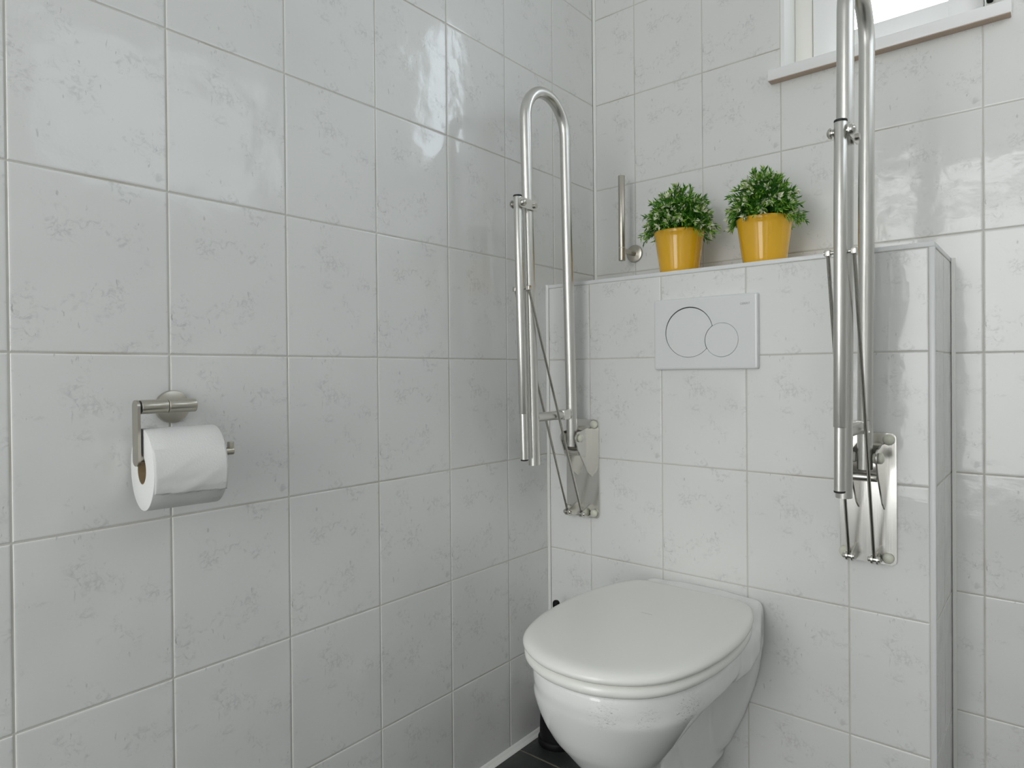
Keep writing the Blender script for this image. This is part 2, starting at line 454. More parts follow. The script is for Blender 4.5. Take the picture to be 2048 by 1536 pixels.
# second window, right wall
w2 = thing('window_2', (RX, VY0, VZ0), 'high window in the right wall outside the picture', 'window'); w2['kind'] = 'structure'
def frame_x(x0, x1, y0, y1, z0, z1, t):
    bm = bmesh.new()
    add_box(bm, (x0, y0, z0), (x1, y0+t, z1), 0, .003); add_box(bm, (x0, y1-t, z0), (x1, y1, z1), 0, .003)
    add_box(bm, (x0, y0+t, z0), (x1, y1-t, z0+t), 0, .003); add_box(bm, (x0, y0+t, z1-t), (x1, y1-t, z1), 0, .003); return bm
obj('frame', frame_x(RX+.03, RX+.09, VY0, VY1, VZ0, VZ1, .05), M['paint'], w2, True, .6)
bm = bmesh.new(); add_box(bm, (RX+.055, VY0+.048, VZ0+.048), (RX+.06, VY1-.048, VZ1-.048)); obj('pane', bm, M['glass'], w2)

# glazed door behind the camera
d = thing('door_1', (DX0, RY, 0), 'white glazed door behind the camera', 'door'); d['kind'] = 'structure'
bm = bmesh.new()
for lo, hi in (((DX0, RY-.15, 0), (DX0+.03, RY, DZ1)), ((DX1-.03, RY-.15, 0), (DX1, RY, DZ1)), ((DX0+.03, RY-.15, DZ1-.03), (DX1-.03, RY, DZ1))): add_box(bm, lo, hi)
obj('frame', bm, M['paint'], d)
bm = bmesh.new(); x0, x1 = DX0+.033, DX1-.033; y0, y1 = RY-.09, RY-.05
add_box(bm, (x0, y0, .006), (x1, y1, .24), 0, .003); add_box(bm, (x0, y0, 1.95), (x1, y1, 2.027), 0, .003); add_box(bm, (x0, y0, .24), (x0+.07, y1, 2.11), 0, .003); add_box(bm, (x1-.07, y0, .24), (x1, y1, 2.11), 0, .003)
lf = obj('leaf', bm, M['paint'], d, True, .6)
bm = bmesh.new(); add_box(bm, (x0+.066, RY-.073, .236), (x1-.066, RY-.068, 2.114)); obj('pane', bm, M['glass'], lf)
bm = bmesh.new(); add_rod(bm, (x1-.035, y1, 1.02), (x1-.035, y1+.05, 1.02), .009); add_rod(bm, (x1-.03, y1+.05, 1.02), (x1-.14, y1+.05, 1.02), .009); obj('handle', bm, M['satin'], lf, True, .8)

# ------------------------------------------------------------------ toilet
TX = .434
LID = [(-.298, 0), (-.298, .085), (-.3015, .112), (-.311, .129), (-.33, .1425), (-.37, .158), (-.42, .170), (-.48, .1775), (-.53, .1785), (-.58, .1755), (-.64, .166), (-.70, .145), (-.74, .115), (-.767, .076), (-.781, .039), (-.785, 0)]
def egg(tab, n=14):
    """closed outline (x, y) from a right-half table, smoothed with Catmull-Rom"""
    half = tab[1:-1]; TL = TX-.0015; pts = [(TL+w*1.014, y) for y, w in half] + [(TL, tab[-1][0])] + [(TL-w*1.014, y) for y, w in half[::-1]]
    out = []; N = len(pts)
    for i in range(N):
        p0, p1, p2, p3 = (Vector(pts[(i+k-1) % N]) for k in range(4))
        for s in range(n if False else 6):
            t = s/6
            out.append(.5*((2*p1) + (p2-p0)*t + (2*p0-5*p1+4*p2-p3)*t*t + (3*p1-p0-3*p2+p3)*t**3))
    return [(p.x, p.y) for p in out]
def inset(pts, dd):
    n = len(pts); out = []
    area = sum(pts[i][0]*pts[(i+1) % n][1]-pts[(i+1) % n][0]*pts[i][1] for i in range(n))
    sg = 1 if area > 0 else -1
    for i in range(n):
        a = Vector(pts[i-1]); b = Vector(pts[(i+1) % n]); t = (b-a)
        if t.length < 1e-9: out.append(pts[i]); continue
        t.normalize(); nrm = Vector((-t.y, t.x))*sg
        out.append((pts[i][0]+nrm.x*dd, pts[i][1]+nrm.y*dd))
    return out
def scaled(pts, s, c): return [(c[0]+(x-c[0])*s, c[1]+(y-c[1])*s) for x, y in pts]
toilet = thing('toilet', (TX, -D, .0), 'white wall-hung toilet with closed lid below the flush plate', 'toilet')

bm = bmesh.new()
def eggring(z, hw, yf, yb, ex=2.25, ym=None, dx=0.):
    ym = yb + (yf-yb)*.47 if ym is None else ym; r = []
    for k in range(64):
        a = 2*PI*k/64; c, s = math.cos(a), math.sin(a)
        e = 2/ex
        x = TX + dx + hw*math.copysign(abs(c)**e, c)
        ly = (ym-yf) if s < 0 else (yb-ym)
        y = ym + ly*math.copysign(abs(s)**e, s)
        r.append((x, y, z))
    return r
loft(bm, [eggring(*q) for q in ((.4275, .160, -.764, -.300), (.4255, .168, -.772, -.295), (.400, .1695, -.7725, -.29), (.385, .1685, -.768, -.29), (.379, .165, -.7672, -.38, 2.25, -.54), (.372, .158, -.7650, -.48, 2.2, -.58, -.002), (.355, .150, -.759, -.51, 2.1, -.60, -.005), (.335, .140, -.751, -.52, 2.05, -.61, -.008), (.312, .127, -.741, -.53, 2., -.615, -.010), (.288, .111, -.727, -.54, 2., -.62, -.010), (.268, .095, -.711, -.55, 2., -.62, -.008), (.25, .082, -.697, -.56, 2., -.62, -.006), (.23, .066, -.68, -.56, 2., -.62, -.005))])
# column below the bowl
def colring(z, hw, yf, yb=-.246):
    r = []
    for k in range(33):
        a = PI + PI*k/32
        r.append((TX + hw*math.cos(a), yf+.085*hw/.08 + math.sin(a)*.085*hw/.08, z))
    nk = min(hw, .048)
    r += [(TX+nk, yf+.20, z), (TX+nk, yb, z), (TX-nk, yb, z), (TX-nk, yf+.20, z)]
    return r
loft(bm, [colring(*q) for q in ((.40, .08, -.745), (.36, .085, -.740), (.31, .080, -.715), (.26, .080, -.690), (.21, .078, -.668), (.16, .076, -.642), (.12, .066, -.60), (.095, .05, -.56), (.085, .028, -.52))])
# flange against the wall
FL = [(.4600, .045), (.4575, .085), (.452, .110), (.443, .128), (.430, .1365), (.39, .1368), (.36, .1355), (.303, .1265), (.262, .1155), (.226, .103), (.195, .092), (.133, .064), (.093, .036), (.078, .012)]
def flring(y, s, zt=0): 
    return [(TX+w*s, y, z+zt*(z-.1)) for z, w in FL] + [(TX-w*s, y, z+zt*(z-.1)) for z, w in FL[::-1]]
loft(bm, [flring(-D-.0004, 1.), flring(-.262, .995), flring(-.278, .95), flring(-.296, .80, -.02), flring(-.315, .62, -.05)])
# deck behind the lid
def deckring(y, hw, z1, z0, r=.016):
    return [(x, y, z) for x, z in rrect(TX-hw, TX+hw, z0, z1, r, 5)]
loft(bm, [deckring(-D-.0004, .134, .456, .375), deckring(-.265, .139, .455, .375), deckring(-.292, .147, .446, .37), deckring(-.33, .157, .429, .365), deckring(-.40, .166, .4275, .362), deckring(-.46, .160, .4275, .36)])
bowl = obj('bowl', bm, M['ceramic'], toilet, True)
rm = bowl.modifiers.new('merge', 'REMESH'); rm.mode = 'VOXEL'; rm.voxel_size = .0045; rm.use_smooth_shade = True
sm = bowl.modifiers.new('soften', 'SMOOTH'); sm.factor = .5; sm.iterations = 14

lid_o = egg(LID); cen = (TX, -.53)
bm = bmesh.new()
loft(bm, [[(x, y, z) for x, y in inset(lid_o, dd)] for dd, z in ((.045, .4502), (.010, .4500), (.0035, .4508), (.0008, .4535), (0, .4570), (.0012, .4608), (.0045, .4643), (.0100, .4670), (.0175, .4688), (.028, .4698))]
     + [[(x, y, z) for x, y in scaled(inset(lid_o, .028), s, cen)] for s, z in ((.9, .4704), (.7, .4711), (.4, .4717), (.12, .4719))])
obj('lid', bm, M['lid'], toilet, True, .9)
bm = bmesh.new()
so = inset(lid_o, .003)
outer = [[(x, y, z) for x, y in inset(so, dd)] for dd, z in ((.010, .4285), (.004, .4290), (.0008, .4325), (0, .437), (.0012, .442), (.005, .4468), (.011, .4488), (.02, .4494))]
inner = [[(x, y, z) for x, y in inset(so, dd)] for dd, z in ((.052, .4494), (.060, .446), (.062, .438), (.058, .4295))]
loft(bm, outer + inner + [outer[0]], 0, False, False)
bmesh.ops.remove_doubles(bm, verts=bm.verts, dist=1e-5)
obj('seat', bm, M['lid'], toilet, True, .9)
for s in (-1, 1):
    bm = bmesh.new(); add_rod(bm, (TX+s*.078-.018, -.2935, .4565), (TX+s*.078+.018, -.2935, .4565), .0055, 16)
    obj('hinge', bm, M['lid'], toilet, True, .8)

# ------------------------------------------------------------------ flush plate
fp = thing('flush_plate', (.4415, -D, 1.026), 'white plastic dual flush plate with a large and a small round button', 'flush plate')
PX0, PX1, PZ0, PZ1 = .3205, .5625, .9455, 1.1075; PY = -D-.0125
bc, br = (.4075, 1.0300), .0572; sc_, sr = (.4837, 1.0098), .0376
def union_outline(r1, r2, n=160):
    """outline of the two overlapping circles, anticlockwise"""
    out = []
    for (c, r, oc, orr) in ((bc, r1, sc_, r2), (sc_, r2, bc, r1)):
        base = math.atan2(oc[1]-c[1], oc[0]-c[0])
        for k in range(n):
            a = base + 2*PI*(k+.5)/n
            p = (c[0]+r*math.cos(a), c[1]+r*math.sin(a))
            if math.hypot(p[0]-oc[0], p[1]-oc[1]) > orr: out.append(p)
    return out
bm = bmesh.new()
def plate_rings():
    R = []
    for dd, y in ((0, -D-.0002), (0, -D-.007), (.0006, -D-.0098), (.0022, -D-.0116), (.0055, PY), (.0056, PY)):
        R.append([(x, y, z) for x, z in rrect(PX0+dd, PX1-dd, PZ0+dd, PZ1-dd, max(.0045-dd*.3, .002), 5)])
    return R
R = plate_rings(); loft(bm, R, 0, True, False)
bm.edges.ensure_lookup_table()
hole = union_outline(br, sr)
hv = [bm.verts.new((x, PY, z)) for x, z in hole]; hd = [bm.verts.new((x, PY+.005, z)) for x, z in hole]
he = [bm.edges.new((hv[i], hv[(i+1) % len(hv)])) for i in range(len(hv))]
oe = [e for e in bm.edges if len(e.link_faces) == 1 and all(abs(v.co.y-PY) < 1e-7 for v in e.verts)]
bmesh.ops.triangle_fill(bm, use_beauty=True, use_dissolve=False, edges=list(set(he + oe)), normal=(0, -1, 0))
for i in range(len(hv)): face(bm, [hv[i], hv[(i+1) % len(hv)], hd[(i+1) % len(hv)], hd[i]])
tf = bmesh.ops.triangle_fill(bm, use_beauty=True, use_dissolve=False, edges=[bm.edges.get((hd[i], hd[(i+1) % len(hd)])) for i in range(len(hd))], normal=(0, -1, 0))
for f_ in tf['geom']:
    if isinstance(f_, bmesh.types.BMFace): f_.material_index = 1  # recess floor coloured near black: painted shade for the grooves round the buttons
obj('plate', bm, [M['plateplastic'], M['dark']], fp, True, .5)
def disc(bm, outline, y0, y1, c, bev=.0006, tilt=0.):
    n = len(outline)
    def P(x, z, y): return (x, y + tilt*(z-c[1]), z)
    ins = inset(outline, bev)
    loft(bm, [[P(x, z, y0) for x, z in outline], [P(x, z, y1+bev) for x, z in outline], [P(x, z, y1) for x, z in ins]])
# large button : circle with the bite of the small one, leaning back at the top
bm = bmesh.new(); g = .0015; out = []
for k in range(180):
    a = 2*PI*k/180; p = (bc[0]+.0003+(br-g)*math.cos(a), bc[1]-.0008+(br-g)*math.sin(a))
    if math.hypot(p[0]-sc_[0], p[1]-sc_[1]) > sr+.0008: out.append((a, p))
a_s = [p for a, p in out]
th = math.atan2(sc_[1]-bc[1], sc_[0]-bc[0])
out = sorted(out, key=lambda q: (q[0]-th) % (2*PI)); poly = [p for a, p in out]
e0, e1 = poly[-1], poly[0]
b0 = math.atan2(e0[1]-sc_[1], e0[0]-sc_[0]); b1 = math.atan2(e1[1]-sc_[1], e1[0]-sc_[0])
while b1 > b0: b1 -= 2*PI
for k in range(1, 40):
    a = b0 + (b1-b0)*k/40; poly.append((sc_[0]+(sr+.0008)*math.cos(a), sc_[1]+(sr+.0008)*math.sin(a)))
disc(bm, poly, PY+.0045, PY-.0001, bc, .0005, .018)
obj('large_button', bm, M['plateplastic'], fp, True, .4)
bm = bmesh.new(); disc(bm, [(sc_[0]+(sr-.0006)*math.cos(2*PI*k/120), sc_[1]+(sr-.0006)*math.sin(2*PI*k/120)) for k in range(120)], PY+.0045, PY-.0008, sc_, .0007)
obj('small_button', bm, M['plateplastic'], fp, True, .4)
# grey maker's lettering
cu = bpy.data.curves.new('lettering', 'FONT'); cu.body = 'GEBERIT'; cu.size = .0062; cu.extrude = .00008; cu.align_x = 'LEFT'
to = bpy.data.objects.new('lettering', cu); C.objects.link(to)
dg = bpy.context.evaluated_depsgraph_get(); me = bpy.data.meshes.new_from_object(to.evaluated_get(dg))
C.objects.unlink(to); bpy.data.objects.remove(to); me.materials.clear(); me.materials.append(M['print'])
lw = max(v.co.x for v in me.vertices)
lt = bpy.data.objects.new('lettering', me); C.objects.link(lt); lt.parent = fp
lt.rotation_euler = (PI/2, 0, 0); lt.scale = (.0215/lw, 1, 1)
lt.location = Vector((.5250, PY-.0001, 1.0835)) - fp.location; lt['label'] = 'small grey lettering in the upper right corner'

# ------------------------------------------------------------------ fold-up grab rails
def grab_rail(px, lean_x, label):
    """px: centre of the wall plate"""
    g = thing('grab_rail', (px, -D, .697), label, 'grab rail', 'fold-up grab rails beside the toilet')
    W = -D - .0006
    cx = px + .006
    ZB, ZT = .745, 1.43
    def lean(x, y, z):
        t = (z-ZB)/(ZT-ZB); return Vector((x + lean_x*t, y - .024*t, z))
    S, SB, SP = M['steel'], M['steelbolt'], M['steelplate']
    # wall plate
    bm = bmesh.new(); b2 = bmesh.new(); add_prism(b2, rrect(px-.0495, px+.0485, .5725, .8215, .010, 6), W, W-.0035, 'y'); merge(bm, b2)
    wp = obj('wall_plate', bm, SP, g, True, .5)
    for (dx, z) in ((.036, .809), (.034, .585), (-.041, .587), (-.036, .809)):
        bm = bmesh.new(); add_lathe(bm, (px+dx, W-.0033, z), [(0, 0), (.0105, 0), (.0105, -.002), (.0098, -.0045), (.0075, -.0068), (.004, -.008), (0, -.0084)], 28, 0, 'y')
        obj('screw_cap', bm, M['capplastic'], wp, True)
    # bracket cheeks
    PYV, PZV = -.300, .779
    yb = W-.0032
    prof = [(yb, .803), (-.268, .8015)]
    for k in range(11):
        a = math.radians(75 + 150*k/10); prof.append((PYV - .0165*math.sin(a - math.radians(90) + PI/2)*1. if False else PYV + .0165*math.cos(a), PZV + .0165*math.sin(a)))
    prof += [(-.304, .748), (-.264, .690), (yb, .676)]
    for s in (-1, 1):
        bm = bmesh.new(); x0 = cx + s*.0205; add_prism(bm, prof, x0, x0 + s*.003, 'x')
        ck = obj('bracket_cheek', bm, SP, g, True, .4)
        bm = bmesh.new(); xs = x0 + s*.003
        add_lathe(bm, (xs, PYV, PZV), [(0, 0), (.0098, 0), (.0098, s*.004), (.0086, s*.0066), (.0055, s*.0084), (0, s*.009)], 24, 0, 'x')
        obj('pivot_cap', bm, M['capplastic'], ck, True)
        bm = bmesh.new(); add_lathe(bm, (x0, PYV, PZV), [(0, 0), (.0100, 0), (.0100, -s*.003), (.0085, -s*.0062), (0, -s*.0066)], 24, 0, 'x')
        obj('bushing', bm, M['capplastic'], ck, True)
    bm = bmesh.new(); add_rod(bm, (cx-.0202, -.297, .743), (cx+.0202, -.297, .743), .0078, 20); obj('stop_bar', bm, SB, g, True, .8)
    bm = bmesh.new(); add_box(bm, (cx-.0185, -.262, .795), (cx+.0185, yb, .799)); obj('bracket_top', bm, SP, g)
    # U shaped tube
    YF, YB = -.4515, -.2975; r = .0131
    zc = 1.609 - r - (YB-YF)/2
    pts = [lean(cx, YB, .758)]
    for k in range(1, 12): pts.append(lean(cx, YB, .758 + (zc-.758)*k/11))
    R = (YB-YF)/2; ym = (YB+YF)/2
    for k in range(1, 28):
        a = PI*k/28; pts.append(lean(cx, ym + R*math.cos(a), zc + R*math.sin(a)))
    for k in range(0, 12): pts.append(lean(cx, YF, zc + (.7285-zc)*k/11))
    bm = bmesh.new(); add_tube(bm, pts, r, 28); obj('grab_bar', bm, S, g, True, .9)
    bm = bmesh.new(); add_rod(bm, lean(cx, YF+.009, .838), lean(cx, YB-.009, .838), .0108, 22); ct = obj('cross_tube', bm, S, g, True, .8)
    bm = bmesh.new(); add_box(bm, lean(cx-.0125, -.345, .8265), lean(cx+.0125, -.318, .8505), 0, .002); obj('collar', bm, SP, ct, True, .5)
    # telescopic support leg
    YLG = -.4905; lx = cx + .0025
    bm = bmesh.new(); add_rod(bm, lean(lx, YLG, .849), lean(lx, YLG, 1.334), .0098, 24, 0, .0012)
    leg = obj('support_leg', bm, S, g, True, .8)
    bm = bmesh.new(); add_rod(bm, lean(lx, YLG, .746), lean(lx, YLG, .851), .0085, 24); obj('extension', bm, S, leg, True, .8)
    for z0, z1, rr in ((1.3335, 1.3375, .0099), (.7425, .7465, .0087)):
        bm = bmesh.new(); add_rod(bm, lean(lx, YLG, z0), lean(lx, YLG, z1), rr, 24, 0, .001); obj('end_cap', bm, M['blackcap'], leg, True, .8)
    # clamp between leg and bar
    zc2 = 1.319
    cl = None
    for s in (-1, 1):
        bm = bmesh.new(); p = lean(cx, 0, zc2); xo = p.x + (.0148 if s > 0 else -.0079)
        if s < 0:
            bm = bmesh.new(); add_lathe(bm, (xo, YLG + p.y, zc2), [(0, 0), (.0062, 0), (.0062, -.003), (.0088, -.0034), (.0088, -.0048), (.0068, -.0078), (.0036, -.0096), (0, -.0102)], 22, 0, 'x')
            obj('clamp_knob', bm, SB, g, True, .8); continue
        add_prism(bm, [(y + p.y, z) for y, z in rrect(YLG-.011, YF+.016, zc2-.011, zc2+.011, .0095, 6)], xo, xo + s*.0026, 'x')
        o = obj('clamp_plate', bm, SP, g, True, .5)
        for yy in (YLG, YF+.004):
            bm = bmesh.new(); q = xo + s*.0026
            add_lathe(bm, (q, yy + p.y, zc2), [(0, 0), (.0080, 0), (.0080, s*.0022), (.0066, s*.0052), (.0036, s*.0072), (0, s*.0078)] if yy == YLG else [(0, 0), (.0058, 0), (.0058, s*.004), (0, s*.0042)], 20, 0, 'x')
            obj('bolt', bm, SB, o, True, .8)
    bm = bmesh.new(); p = lean(cx, YLG, zc2); add_rod(bm, (cx+lean_x*.84-.0172, p.y, zc2), (cx+lean_x*.84+.0172, p.y, zc2), .0042, 14); obj('clamp_pin', bm, SB, g, True, .8)
    # brace rods
    zt_, zb_ = 1.131, .586
    for s in (-1, 1):
        top = lean(cx + .0015 + s*.0195, YLG+.008, zt_); bot = Vector((px - .006 + s*.0215, -.272, zb_))
        bm = bmesh.new(); add_rod(bm, top, bot, .0030, 14); rod = obj('brace_rod', bm, M['steelrod'], g, True, .8)
        bm = bmesh.new(); add_box(bm, top - Vector((.0045, .005, .0055)), top + Vector((.0045, .005, .0055)), 0, .0015); obj('rod_end', bm, SB, rod, True, .5)
        bm = bmesh.new(); add_rod(bm, bot - Vector((.0105, 0, 0)), bot + Vector((.0105, 0, 0)), .0052, 16, 0, .0008); add_lathe(bm, bot, [(0, -.0045), (.0088, -.0045), (.0088, -.0012), (0, -.0012)], 20, 0, 'x')
        obj('bolt', bm, SB, rod, True, .8)
        # lug on the plate
        bm = bmesh.new(); xl = px - .006 + s*.0215 + .0052
        lug = [(W-.0030, zb_+.021)] + [(bot.y + .0095*math.cos(math.radians(a)), zb_ + .0095*math.sin(math.radians(a))) for a in range(110, 281, 17)] + [(W-.0030, zb_-.010)]
        add_prism(bm, lug, xl, xl+.0026, 'x'); obj('lug', bm, SP, g, True, .4)
    p = lean(cx, YLG+.008, zt_)
    bm = bmesh.new(); add_rod(bm, (p.x-.024, p.y, p.z), (p.x+.024, p.y, p.z), .0030, 12); obj('leg_pin', bm, SB, g, True, .8)
    return g
grab_rail(.112, .004, 'folded-up steel grab rail near the left wall, left of the toilet')
grab_rail(.768, .011, 'folded-up steel grab rail right of the toilet, beside the outer corner of the boxing')

# ------------------------------------------------------------------ spare roll holder on the back wall
sp = thing('spare_roll_holder', (.132, 0, 1.274), 'upright steel pin holder for a spare roll on the back wall beside the plants', 'toilet roll holder')
bm = bmesh.new(); add_lathe(bm, (.132, -.0006, 1.274), [(0, 0), (.0245, 0), (.0245, -.004), (.0238, -.006), (.022, -.007), (0, -.007)], 40, 0, 'y'); obj('rosette', bm, M['satin'], sp, True, .6)
bm = bmesh.new(); add_rod(bm, (.132, -.0075, 1.274), (.132, -.072, 1.274), .0075, 18); obj('arm', bm, M['satin'], sp, True, .8)
bm = bmesh.new(); add_rod(bm, (.132, -.072, 1.2455), (.132, -.072, 1.4775), .0092, 24, 0, .001); obj('pin', bm, M['satin'], sp, True, .8)
bm = bmesh.new(); add_rod(bm, (.132, -.072, 1.2795), (.132, -.072, 1.2815), .0096, 24); obj('ring', bm, M['capplastic'], sp, True, .8)

# ------------------------------------------------------------------ toilet roll holder on the left wall
HX = .066
th_ = thing('toilet_roll_holder', (0, -1.206, .894), 'satin steel toilet roll holder with round rosette on the left wall', 'toilet roll holder')
bm = bmesh.new(); add_lathe(bm, (.0006, -1.2043, .8945), [(0, 0), (.0252, 0), (.0252, .004), (.0245, .0062), (.0225, .0072), (0, .0072)], 48, 0, 'x'); obj('rosette', bm, M['satin'], th_, True, .6)
bm = bmesh.new(); add_rod(bm, (.0075, -1.2085, .8965), (HX, -1.2085, .8965), .0085, 20); obj('stem', bm, M['satin'], th_, True, .8)
bm = bmesh.new(); add_rod(bm, (HX, -1.2375, .8985), (HX, -1.1985, .8985), .0099, 32, 0, .001); obj('bar', bm, M['satin'], th_, True, .8)
bm = bmesh.new(); add_rod(bm, (HX, -1.274, .8985), (HX, -1.2385, .8985), .0099, 32, 0, .0005); bar2 = obj('swivel_bar', bm, M['satin'], th_, True, .8)
bm = bmesh.new(); add_rod(bm, (HX, -1.2768, .8985), (HX, -1.2742, .8985), .0092, 28); obj('washer', bm, M['blackcap'], bar2, True, .8)
bm = bmesh.new(); add_prism(bm, rrect(HX-.0098, HX+.0098, .8165, .9085, .0097, 8), -1.2808, -1.2770, 'y'); obj('arm', bm, M['satin'], th_, True, .5)
bm = bmesh.new(); add_rod(bm, (HX, -1.2765, .8262), (HX+.010, -1.146, .8262), .0058, 20, 0, .001); add_rod(bm, (HX+.0095, -1.1500, .8265), (HX+.0095, -1.1500, .8405), .0050, 16, 0, .0008); obj('spindle', bm, M['satin'], th_, True, .8)

tr = thing('toilet_roll', (.070, -1.2240, .811), 'white toilet paper roll hanging on the holder on the left wall', 'toilet roll')
RO, RI, HL = .0575, .0205, .0485
bm = bmesh.new(); NS = 120; rings = []
def roll_ring(r, y, flat=True):
    out = []
    for k in range(NS):
        a = 2*PI*k/NS; out.append((r*math.cos(a), y, r*math.sin(a)))
    return out
prof = [(RI, -HL), (RO-.0015, -HL), (RO-.0004, -HL+.0006), (RO, -HL+.002), (RO, -HL*.5), (RO, 0), (RO, HL*.5), (RO, HL-.002), (RO-.0004, HL-.0006), (RO-.0015, HL), (RI, HL)]
loft(bm, [roll_ring(r, y) for r, y in prof], 0, False, False)
rp = bpy.data.meshes.new('paper'); bmesh.ops.recalc_face_normals(bm, faces=bm.faces); bm.to_mesh(rp); bm.free(); rp.materials.append(M['paper'])
for p in rp.polygons: p.use_smooth = True
rp.set_sharp_from_angle(angle=.7)
ro = bpy.data.objects.new('paper', rp); C.objects.link(ro); ro.parent = tr
# loose sheet end lying on the roll, slightly wrinkled and lifted at its torn edge
bm = bmesh.new(); NU, NV = 26, 34; grid = []
rnd = random.Random(3)
for i in range(NU+1):
    t = i/NU; a = math.radians(36 - 64*t); row = []
    for j in range(NV+1):
        s = j/NV; y = -HL + .0008 + (2*HL-.0016)*s
        wr = .0012*math.sin(9*s + 5*t*2.2) * t * (1-abs(2*s-1)**3)
        lift = -.0006 + .0013*min(1, t*3) + .0034*t**3 + max(0, wr) + (.0009*math.sin(t*22 + s*3) * max(0, t-.45))
        aa = a + (math.radians(-4*s + 1.6*math.sin(40*s)*rnd.random()) if i == NU else math.radians(-4*s*t))
        row.append(bm.verts.new(((RO+lift)*math.cos(aa), y, (RO+lift)*math.sin(aa))))
    grid.append(row)
for i in range(NU):
    for j in range(NV): face(bm, [grid[i][j], grid[i][j+1], grid[i+1][j+1], grid[i+1][j]])
me = bpy.data.meshes.new('loose_sheet'); bm.to_mesh(me); bm.free(); me.materials.append(M['paper'])
for p in me.polygons: p.use_smooth = True
so_ = bpy.data.objects.new('loose_sheet', me); C.objects.link(so_); so_.parent = tr
sd = so_.modifiers.new('thickness', 'SOLIDIFY'); sd.thickness = .0004
bm = bmesh.new(); loft(bm, [roll_ring(r, y) for r, y in ((RI-.0001, -HL+.0003), (RI-.0001, HL-.0003), (RI-.0012, HL-.0003), (RI-.0012, -HL+.0003), (RI-.0001, -HL+.0003))], 0, False, False)
me = bpy.data.meshes.new('core'); bmesh.ops.recalc_face_normals(bm, faces=bm.faces); bm.to_mesh(me); bm.free(); me.materials.append(M['card'])
co = bpy.data.objects.new('core', me); C.objects.link(co); co.parent = tr; co['label'] = 'brown cardboard core'
tr.rotation_euler = (0, 0, math.radians(-6.5))

